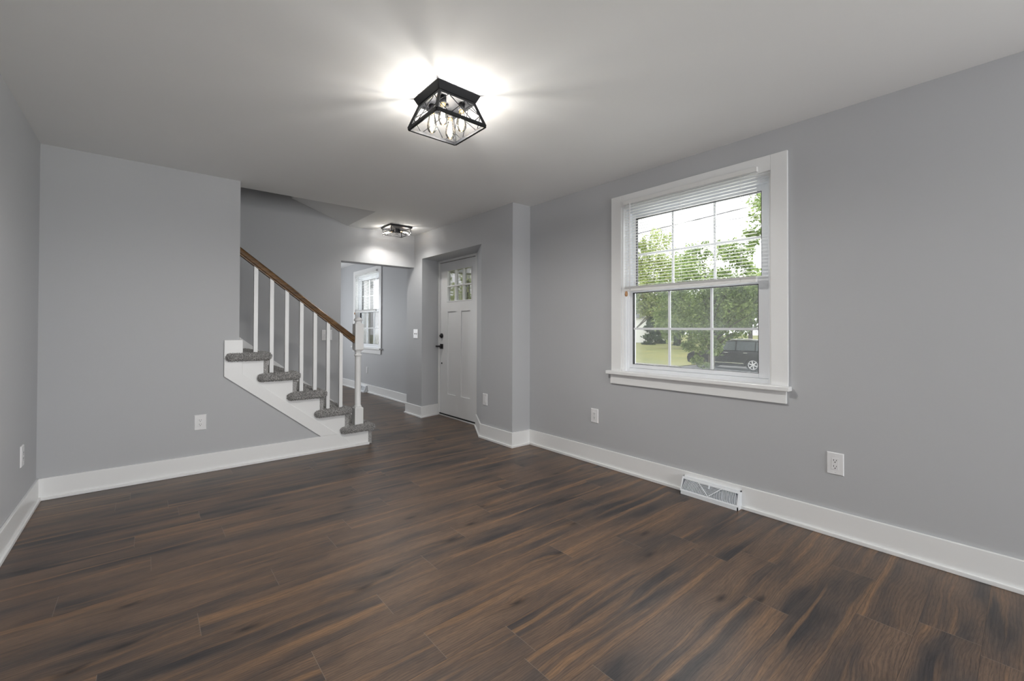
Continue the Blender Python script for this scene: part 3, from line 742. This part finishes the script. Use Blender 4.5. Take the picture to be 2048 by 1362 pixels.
# ------------------------------------------------------------------ wall plates
def plate(name, label, cat, center, normal, w, h, style, group=None):
    """a wall plate; built facing -Y at the origin then turned to the wall normal"""
    root = thing(name, label, cat, center, group)
    n = Vector(normal).normalized(); side = Vector((0, 0, 1)).cross(n).normalized()    # right-hand side as seen from the room
    c = Vector(center)
    def T(mb):
        mb.v = [c+side*p.x+n*(-p.y)+Vector((0, 0, p.z)) for p in mb.v]; return mb
    t = .006
    T(MB().hexa([(-w/2, 0, -h/2), (w/2, 0, -h/2), (w/2, 0, h/2), (-w/2, 0, h/2), (-w/2+.004, -t, -h/2+.004), (w/2-.004, -t, -h/2+.004), (w/2-.004, -t, h/2-.004), (-w/2+.004, -t, h/2-.004)])).build('cover_plate', M['plastic'], root)
    if style == 'outlet':
        rc = T(MB().box(-.0165, .0165, -t-.0015, -t, -.033, .033)).build('receptacle', M['plastic'], root, .001)
        sl = MB()
        for z in (.017, -.017):
            sl.box(-.0075, -.0052, -t-.0022, -t-.001, z-.001, z+.008); sl.box(.0052, .0075, -t-.0022, -t-.001, z, z+.007)
            sl.lathe([(.0028, 0), (.0028, -.0008)], (0, -t-.0014, z-.0075), 'y', 10)
        T(sl).build('slots', M['slot'], rc)
    elif style == 'switch':
        for sx in ((-.023, .023) if w > .1 else (0,)):
            q = T(MB().box(sx-.010, sx+.010, -t-.001, -t, -.02, .02)).build('switch_bezel', M['plastic'], root)
            T(MB().hexa([(sx-.005, -t, -.010), (sx+.005, -t, -.010), (sx+.005, -t, .006), (sx-.005, -t, .006), (sx-.004, -t-.010, .004), (sx+.004, -t-.010, .004), (sx+.004, -t-.010, .011), (sx-.004, -t-.010, .011)])).build('toggle', M['plastic'], q)
    elif style == 'rocker':
        T(MB().box(-.0165, .0165, -t-.003, -t, -.033, .033)).build('insert', M['plastic'], root, .001)
    for z in ((.046, -.046)):
        T(MB().lathe([(.0025, 0), (.0025, -.0008)], (0, -t-.0002, z), 'y', 10)).build('screw', M['plastic'], root)
plate('wall_outlet', 'white outlet plate low on the back wall left of the stairs', 'outlet', (.340, YB, .409), (0, -1, 0), .083, .124, 'outlet')
plate('wall_outlet', 'white outlet plate on the left wall seen edge on', 'outlet', (XL, 3.89, .408), (1, 0, 0), .080, .126, 'outlet')
plate('wall_outlet', 'white outlet plate on the right wall to the right of the floor register', 'outlet', (XR, .717, .413), (-1, 0, 0), .081, .126, 'outlet')
plate('wall_outlet', 'white outlet plate on the right wall between the corner and the window', 'outlet', (XR, 2.461, .417), (-1, 0, 0), .080, .124, 'outlet')
plate('wall_outlet', 'tiny distant white outlet plate below the far window behind the newel post', 'outlet', (XW, 7.88, .405), (-1, 0, 0), .075, .118, 'rocker')
plate('wall_plate', 'white blank-faced wall plate beside the front door recess low on the wall', 'wall plate', (XF, 3.758, .420), (-1, 0, 0), .080, .124, 'rocker')
plate('light_switch', 'white switch plate left of the front door', 'light switch', (XF, 5.335, 1.106), (-1, 0, 0), .125, .125, 'switch')
plate('light_switch', 'white double switch plate behind the stair balusters', 'light switch', (1.645, YS, 1.095), (0, -1, 0), .120, .125, 'switch')

# ------------------------------------------------------------------ floor registers against the baseboards
def make_register(label, xw, ya, yb, detail=True):
    """sits against a wall facing -x; ya<yb"""
    xb = xw-.016; root = thing('floor_register', label, 'vent', (xb, (ya+yb)/2, 0))
    hgt, dep = .118, .062
    # end cheeks, top and foot
    b = MB(); side = [(xb, 0), (xb-dep, 0), (xb-dep, .022), (xb-dep+.004, .026), (xb-.024, hgt-.004), (xb-.020, hgt), (xb, hgt)]
    for a in (ya, yb-.006): b.prism([(p[0], p[1]) for p in side], 'y', a, a+.006)
    b.box(xb-.024, xb, ya, yb, hgt-.006, hgt)
    b.box(xb-dep, xb-dep+.006, ya, yb, 0, .024)
    A, B = Vector((xb-dep+.002, 0, .024)), Vector((xb-.022, 0, hgt-.003)); ax = (B-A); L = ax.length; ax /= L; nrm = Vector((-ax.z, 0, ax.x))
    def P(s, t, d): return A+ax*t+nrm*d+Vector((0, s, 0))
    def slab(mb, pts, d0, d1):
        n = len(pts); vs = [P(s, t, d0) for s, t in pts]+[P(s, t, d1) for s, t in pts]
        mb.add(vs, [tuple(range(n)), tuple(range(2*n-1, n-1, -1))]+[(i, i+n, (i+1) % n+n, (i+1) % n) for i in range(n)])
    fr = .010
    ea, eb = ya+.0007, yb-.0007
    slab(b, [(ea, 0), (eb, 0), (eb, fr), (ea, fr)], -.002, .002); slab(b, [(ea, L-fr*1.6), (eb, L-fr*1.6), (eb, L), (ea, L)], -.002, .002)
    slab(b, [(ea, fr), (ya+fr, fr), (ya+fr, L-fr*1.6), (ea, L-fr*1.6)], -.002, .002); slab(b, [(yb-fr, fr), (eb, fr), (eb, L-fr*1.6), (yb-fr, L-fr*1.6)], -.002, .002)
    b.build('register_body', M['register'], root)
    bk = MB(); slab(bk, [(ya+.007, .006), (yb-.007, .006), (yb-.007, L-.006), (ya+.007, L-.006)], -.016, -.014); bk.build('damper', M['register_dark'], root)
    yc = (ya+yb)/2; t0, t1 = fr, L-fr*1.6
    v = MB(); wv = (yb-ya)*.20
    for sg in (-1, 1):
        slab(v, [(yc-.004, t0), (yc+.004, t0), (yc+sg*wv+.004, t1), (yc+sg*wv-.004, t1)], -.004, .002)
    n = 8
    for i in range(n):
        t = t0+(t1-t0)*(i+.6)/n; hw = wv*(t-t0)/(t1-t0)
        slab(v, [(yc-hw, t-.0016), (yc+hw, t-.0016), (yc+hw, t+.0016), (yc-hw, t+.0016)], -.010, .000)
    for sg in (-1, 1):
        ns = 17; send = (yb-ya)/2-fr
        for i in range(ns):
            s0 = .010+(send-.010)*(i+.5)/ns           # foot position from the centre
            tmax = t1 if s0 > wv else t0+(t1-t0)*s0/wv
            pts = []; m_ = 5
            for k in range(m_+1):
                q = k/m_; t = t0+(tmax-t0)*q
                s = s0-.018*q*q*((tmax-t0)/(t1-t0))
                if s < wv*(t-t0)/(t1-t0): break
                pts.append((s, t))
            if len(pts) < 2: continue
            poly = [(yc+sg*(s-.0016), t) for s, t in pts]+[(yc+sg*(s+.0016), t) for s, t in reversed(pts)]
            slab(v, poly, -.010, .000)
    v.build('louvers', M['register'], root)
    lv = MB(); slab(lv, [(yc-.003, t1-.022), (yc+.003, t1-.022), (yc+.003, t1+.002), (yc-.003, t1+.002)], .0, .010); lv.build('damper_lever', M['register'], root)
make_register('white metal floor register with fan louvers below the large window', XR, 1.222, 1.622)
make_register('small distant white floor register behind the newel post', XW, 7.83, 8.19)

# ------------------------------------------------------------------ outdoors
struct(MB().box(XO+.02, 20.5, -30, 90, GZ-.2, GZ-.03).build('lawn_front', M['grass']), 'near lawn in front of the house', 'lawn')
struct(MB().box(20.5, 23.8, -60, 130, GZ-.2, GZ-.05).build('street', M['asphalt']), 'asphalt street', 'street')
struct(MB().box(23.8, 30.0, -60, 13.3, GZ-.2, GZ-.045).build('parking_pad', M['asphalt']), 'asphalt parking pad under the car', 'parking pad')
struct(MB().box(23.8, 24.0, 13.3, 130, GZ-.2, GZ+.02).build('kerb', M['kerb']), 'pale concrete kerb across the street', 'kerb')
struct(MB().prism([(24.0, GZ-.2), (24.0, GZ+.0), (60, GZ+.2), (120, GZ+.6), (120, GZ-.2)], 'y', 13.3, 130).prism([(30.0, GZ-.2), (30.0, GZ+.0), (60, GZ+.2), (120, GZ+.6), (120, GZ-.2)], 'y', -60, 13.3).build('lawn_far', M['grass']), 'yellow green lawn across the street', 'lawn')

def leaves(mb_v, mb_f, rng, c, rad, n, size, squash=1.0):
    for _ in range(n):
        u = rng.gauss(0, 1); v = rng.gauss(0, 1); w = rng.gauss(0, 1); l = math.sqrt(u*u+v*v+w*w) or 1
        k = rng.random()**.45
        p = Vector((c[0]+u/l*k*rad[0], c[1]+v/l*k*rad[1], c[2]+w/l*k*rad[2]))
        d = Vector((rng.uniform(-1, 1), rng.uniform(-1, 1), rng.uniform(-1, .6))).normalized()
        e = d.cross(Vector((rng.uniform(-1, 1), rng.uniform(-1, 1), rng.uniform(-1, 1)))).normalized()
        s = size*rng.uniform(.6, 1.35); nn = d.cross(e)
        o = len(mb_v)
        mb_v += [p, p+d*s*.5+e*s*.28+nn*s*.06, p+d*s, p+d*s*.5-e*s*.28+nn*s*.06]
        mb_f.append((o, o+1, o+2, o+3))
def foliage(name, blobs, m, parent, seed, size, dens=1.0):
    rng = random.Random(seed); v, f = [], []
    for c, r, n in blobs:
        # sub-clumps give the crown twiggy, uneven edges
        k = max(3, int(n*dens/70))
        for _ in range(k):
            d = Vector((rng.gauss(0, 1), rng.gauss(0, 1), rng.gauss(0, 1))).normalized()*(rng.random()**.4)
            cc = (c[0]+d.x*r[0]*.85, c[1]+d.y*r[1]*.85, c[2]+d.z*r[2]*.85); q = rng.uniform(.22, .42)
            leaves(v, f, rng, cc, (r[0]*q, r[1]*q, r[2]*q), int(n*dens/k), size)
    me = bpy.data.meshes.new(name); org = wloc(parent); me.from_pydata([p-org for p in v], [], f); me.update(); me.materials.append(m)
    o = bpy.data.objects.new(name, me); COL.objects.link(o); o.parent = parent; return o
def tree(label, base, height, trunk_r, blobs, m, seed, size, group=None):
    base = Vector(base); r = thing('leafy_tree', label, 'tree', base, group); rng = random.Random(seed)
    tr = MB(); top = base+Vector((rng.uniform(-.2, .2), rng.uniform(-.2, .2), height*.8))
    mid = base.lerp(top, .5)+Vector((.06, -.05, 0))
    tr.tube([base-Vector((0, 0, .05)), base+Vector((0, 0, .25)), mid, top], [trunk_r*1.35, trunk_r, trunk_r*.7, trunk_r*.2], 10)
    tr.build('trunk', M['bark'], r)
    br = MB()
    for c, rad, n in blobs:
        c = Vector(c); s = base.lerp(top, min(.9, max(.25, (c.z-base.z)/height*.75)))
        br.tube([s, s.lerp(c, .5)+Vector((0, 0, .12)), c], [trunk_r*.28, trunk_r*.18, trunk_r*.06], 6)
    br.build('branches', M['bark'], r)
    foliage('foliage', blobs, m, r, seed, size, 1.9 if size < .14 else 1.0); return r
def ray_y(px): return {1265: .686, 1280: .662, 1300: .633, 1320: .604, 1340: .577, 1360: .551, 1380: .525, 1400: .500, 1420: .4757, 1440: .452, 1460: .431, 1480: .410, 1500: .389, 1520: .369}[px]
def at(px, py, X):
    """a point at depth X seen through the large window (px on the 20-px grid)"""
    y = ray_y(px)*X; depth = F.x*X+F.y*y
    return (X, y, cam_h-(py-(650+.0046*(px-1300)))*depth/f_px)
def B(px, py, X, r, n, rz=None): return (at(px, py, X), (r, r, rz or r), n)
# main street tree straight outside the window
tb = at(1420, 743, 14.0)
blobs = [B(1400, 560, 14, 1.1, 1500), B(1440, 590, 13.6, 1.0, 1300), B(1460, 520, 14, .75, 700), B(1380, 520, 14.2, .7, 600), B(1360, 620, 14.2, .9, 900), B(1400, 640, 14, 1.0, 1300), B(1460, 600, 14, .75, 700),
         B(1500, 580, 14, .75, 650), B(1480, 560, 14.2, .7, 500), B(1420, 680, 13.9, .5, 420), B(1380, 690, 14.2, .42, 260), B(1400, 715, 14.1, .36, 180), B(1420, 730, 13.8, .22, 110), B(1480, 650, 13.8, .30, 110), B(1440, 660, 13.8, .40, 240), B(1520, 610, 13.6, .5, 300),
         B(1340, 570, 14.3, .6, 450), B(1480, 495, 14, .45, 220), B(1400, 490, 14.2, .45, 220), B(1440, 475, 14, .30, 90), B(1520, 590, 13.6, .7, 500), B(1500, 520, 14, .35, 120)]
tree('bushy green street tree filling the middle of the large window in front of the car', (tb[0], tb[1], GZ-.03), 4.6, .12, blobs, M['leaf'], 11, .10)
tb = at(1265, 700, 19.0)
blobs = [B(1320, 500, 19, .9, 800, 1.2), B(1300, 470, 19, .45, 300, .9), B(1280, 520, 19, .9, 800), B(1300, 570, 19, 1.3, 1500), B(1340, 540, 19.2, 1.0, 900), B(1280, 596, 19, 1.0, 900), B(1320, 604, 19, .8, 700), B(1265, 560, 19, 1.0, 700), B(1340, 600, 19.4, .9, 700), B(1280, 480, 19, .4, 160)]
tree('yellow green tree at the left side of the large window', (tb[0], tb[1], GZ-.03), 6.6, .13, blobs, M['leaf_yellow'], 12, .13)
tb = at(1520, 740, 10.0)
blobs = [B(1520, 450, 9.6, .42, 260), ((9.4, 3.2, 3.9), (.8, .7, .7), 500), ((9.6, 3.0, 2.6), (.9, .7, .9), 500), B(1520, 560, 9.8, .30, 110), ((9.8, 2.8, 4.8), (.7, .6, .6), 300)]
tree('leafy tree cut off by the right edge of the large window', (9.9, 2.7, GZ-.03), 5.6, .11, blobs, M['leaf'], 13, .085)
# backdrop trees beyond the far lawn
for i, (px, X, hh) in enumerate(((1380, 44, 7), (1440, 58, 10), (1500, 40, 8))):
    y = ray_y(px)*X
    bl = [((X, y, GZ+hh*.55), (2.6, 2.6, hh*.42), 1100), ((X, y+2.3, GZ+hh*.40), (2.2, 2.2, hh*.34), 800), ((X, y-2.3, GZ+hh*.42), (2.2, 2.2, hh*.34), 800)]
    tree(('dense green tree across the lawn left of the street tree trunk', 'tall dense green tree far across the lawn behind the street tree', 'dense green tree across the lawn above the parked car')[i], (X, y, GZ+.1), hh, .2, bl, M['leaf'], 30+i, .5)
# arborvitae columns at the far edge of the lawn
for i, (px, X) in enumerate(((1300, 50), (1320, 54), (1360, 50))):
    y = ray_y(px)*X; r = thing('evergreen_shrub', ('dark columnar evergreen at the far lawn edge nearest the white house', 'dark columnar evergreen at the far lawn edge beside the window muntin', 'dark columnar evergreen at the far lawn edge behind the street tree')[i], 'shrub', (X, y, GZ+.15))
    bl = [((X, y, GZ+.3+k*.62), (1.15-.12*k, 1.15-.12*k, .6), 420) for k in range(8)]
    foliage('foliage', bl, M['leaf_dark'], r, 50+i, .34)
    MB().tube([(X, y, GZ), (X, y, GZ+4.5)], [.12, .04], 8).build('trunk', M['bark'], r)
# trees seen through the front door panes and the far window
M['leaf_pale'] = leaf_mat('leaves_painted_bright', (0.42, 0.50, 0.22), (0.60, 0.66, 0.36), (0.74, 0.76, 0.50))  # sunlit brightness painted into the leaf colour
for i, (x, y, hh, m_, n, lab) in enumerate(((12.5, 18.6, 7.0, 'leaf_pale', 1500, 'pale green tree seen through the small door panes'), (15.8, 31.0, 8.0, 'leaf_pale', 1500, 'pale tree seen through the far window right half'), (21, 31.5, 7.5, 'leaf_yellow', 1500, 'yellow green tree standing behind the door panes farther off'))):
    bl = [((x, y, GZ+hh*.52), (2.1, 2.1, 2.4), n), ((x+1.3, y-1.0, GZ+hh*.4), (1.4, 1.4, 1.5), n//2), ((x-1.3, y+1.1, GZ+hh*.45), (1.4, 1.4, 1.6), n//2), ((x, y, GZ+hh*.82), (1.2, 1.2, 1.2), n//3)]
    tree(lab, (x, y, GZ-.03), hh, .14, bl, M[m_], 70+i, .17)

def house(label, x0, x1, y0, y1, zb, hgt, wallm):
    r = thing('house', label, 'house', ((x0+x1)/2, (y0+y1)/2, zb))
    MB().box(x0, x1, y0, y1, zb, zb+hgt).build('siding', M[wallm], r)
    yc = (y0+y1)/2
    MB().prism([(y0-.4, zb+hgt-.05), (y1+.4, zb+hgt-.05), (yc, zb+hgt+2.4)], 'x', x0-.4, x1+.4).build('roof', M['roof'], r)
    for k, yy in enumerate((y0+(y1-y0)*.25, y0+(y1-y0)*.7)):
        w = MB().box(x0-.06, x0+.02, yy-.5, yy+.5, zb+1.2, zb+2.5).build('window', M['siding'], r)
        MB().box(x0-.08, x0-.061, yy-.42, yy+.42, zb+1.28, zb+2.42).build('pane', M['car_glass'], w)
house('white house far across the lawn at the left window edge', 54, 62, 34.9, 46, GZ+.2, 3.6, 'siding')
house('cream neighbour house seen through the far window', 6.0, 12.1, 30.0, 40, GZ-.05, 5.2, 'cream')

# utility cable high over the street
pl = thing('overhead_cables', 'dark overhead utility cables crossing the white sky outside the window', 'cable', (30, 14, 9.0))
for (y0, z0, y1, z1, rr) in ((30, 8.5, -6, 10.3, .035), (34, 8.1, -8, 6.1, .022), (34, 9.3, -8, 8.3, .016)):
    MB().tube([(30, y0+(y1-y0)*k/16, z0+(z1-z0)*k/16-1.0*math.sin(PI*k/16)*.25) for k in range(17)], rr, 6).build('cable', M['cable'], pl)

# parked black SUV, nose towards +y
def make_car():
    xs, yr = 24.2, 8.15              # near side and rear bumper
    L, Wd = 4.75, 1.85
    g = GZ-.05
    root = thing('car', 'black SUV parked on the street behind the tree trunk', 'car', (xs+Wd/2, yr+L/2, g))
    # body side profile (y along, z up)
    body = [(0.0, .45), (0.05, .95), (.12, 1.02), (.2, 1.05), (3.2, 1.03), (3.5, 1.04), (4.45, .93), (4.68, .80), (4.75, .60), (4.70, .34), (4.40, .26), (4.32, .26)]
    def arch(c, r=.40): return [(c+r*math.cos(a), .30+r*math.sin(a)) for a in [PI*k/8 for k in range(9)]]
    lower = arch(3.90)+[(3.48, .24), (1.56, .24)]+arch(1.13)+[(.70, .28), (.1, .30)]
    poly = body[:-1]+lower
    b = MB(); n = len(poly)
    secs = ((0, .03, .0), (.03, 0.0, .0), (Wd-.03, 0, 0), (Wd, .03, 0))
    vs = []
    for k, (dx, ins, _) in enumerate(secs):
        for (y, z) in poly: vs.append((xs+dx, yr+y, g+z-(ins if z > .9 else 0)))
    fs = [tuple(range(n)), tuple(range(4*n-1, 3*n-1, -1))]
    for k in range(3): fs += [(k*n+i, (k+1)*n+i, (k+1)*n+(i+1) % n, k*n+(i+1) % n) for i in range(n)]
    b.add(vs, fs).build('body', M['car'], root, 0.02)
    # cabin
    cab = [(.10, 1.02), (.38, 1.50), (.75, 1.61), (2.2, 1.64), (2.75, 1.58), (3.45, 1.03)]
    cm = MB(); n = len(cab); vs = []
    for dx in (0.0, Wd):
        for (y, z) in cab:
            ins = (z-1.0)*.28; vs.append((xs+(ins+.03 if dx == 0 else Wd-ins-.03), yr+y, g+z))
    cm.add(vs, [tuple(range(n)), tuple(range(2*n-1, n-1, -1))]+[(i, i+n, (i+1) % n+n, (i+1) % n) for i in range(n)])
    cm.build('cabin', M['car'], root, 0.03)
    def side_glass(pts):
        q = MB(); vs = []
        for d in (-.012, .004):
            vs += [(xs+.03+(z-1.0)*.28+d, yr+y, g+z) for y, z in pts]
        n = len(pts)
        q.add(vs, [tuple(range(n)), tuple(range(2*n-1, n-1, -1))]+[(i, i+n, (i+1) % n+n, (i+1) % n) for i in range(n)])
        q.build('side_window', M['car_glass'], root)
    side_glass([(.42, 1.12), (.55, 1.47), (1.00, 1.54), (1.00, 1.10)]); side_glass([(1.08, 1.10), (1.08, 1.55), (1.98, 1.57), (1.98, 1.09)]); side_glass([(2.06, 1.09), (2.06, 1.57), (2.62, 1.53), (3.18, 1.08)])
    ws = MB().hexa([(xs+.12, yr+3.40, g+1.07), (xs+Wd-.12, yr+3.40, g+1.07), (xs+Wd-.24, yr+2.80, g+1.54), (xs+.24, yr+2.80, g+1.54)]+[(xs+.12, yr+3.43, g+1.09), (xs+Wd-.12, yr+3.43, g+1.09), (xs+Wd-.24, yr+2.83, g+1.56), (xs+.24, yr+2.83, g+1.56)]); ws.build('windscreen', M['car_glass'], root)
    for y in (1.50, 2.48): MB().box(xs-.035, xs-.01, yr+y-.10, yr+y+.10, g+.955, g+.985).build('door_handle', M['chrome'], root, 0.006)
    MB().box(xs-.012, xs+.01, yr+1.6, yr+3.45, g+.40, g+.43).build('side_moulding', M['chrome'], root)
    mr = MB().lathe([(.02, -.11), (.09, -.08), (.10, 0), (.09, .08), (.02, .11)], (xs-.10, yr+2.95, g+1.13), 'x', 14); mr.build('wing_mirror', M['car'], root)
    MB().box(xs+.01, xs+.25, yr+4.45, yr+4.72, g+.66, g+.80).build('headlamp', M['headlamp'], root, 0.03)
    MB().box(xs+.02, xs+.22, yr-.01, yr+.12, g+.80, g+1.0).build('tail_lamp', M['headlamp'], root, 0.02)
    MB().tube([(xs+.25, yr+.8, g+1.66), (xs+.25, yr+1.4, g+1.70), (xs+.25, yr+2.3, g+1.68)], .02, 6).build('roof_rail', M['chrome'], root)
    for y in (1.13, 3.90):
        for x, s in ((xs+.02, -1), (xs+Wd-.02, 1)):
            w = MB().lathe([(.22, -.05), (.238, -.10), (.335, -.10), (.352, -.07), (.352, .07), (.335, .10), (.238, .10), (.22, .05)], (x-s*.09, yr+y, g+.352), 'x', 28).build('wheel', M['tyre'], root)
            rim = MB(); xo = x-s*.09+s*.088
            rim.tube([(xo, yr+y+.228*math.cos(2*PI*k/32), g+.352+.228*math.sin(2*PI*k/32)) for k in range(33)], .017, 8)
            rim.lathe([(.06, -s*.02), (.06, s*.012), (.02, s*.016)], (xo, yr+y, g+.352), 'x', 14)
            for k in range(6):
                a = 2*PI*k/6+.3; d = Vector((0, math.cos(a), math.sin(a))); cc = Vector((xo, yr+y, g+.352))
                rim.bar(cc+d*.04, cc+d*.23, .055, .02, up=(1, 0, 0))
            rim.build('rim', M['alloy'], w)
make_car()
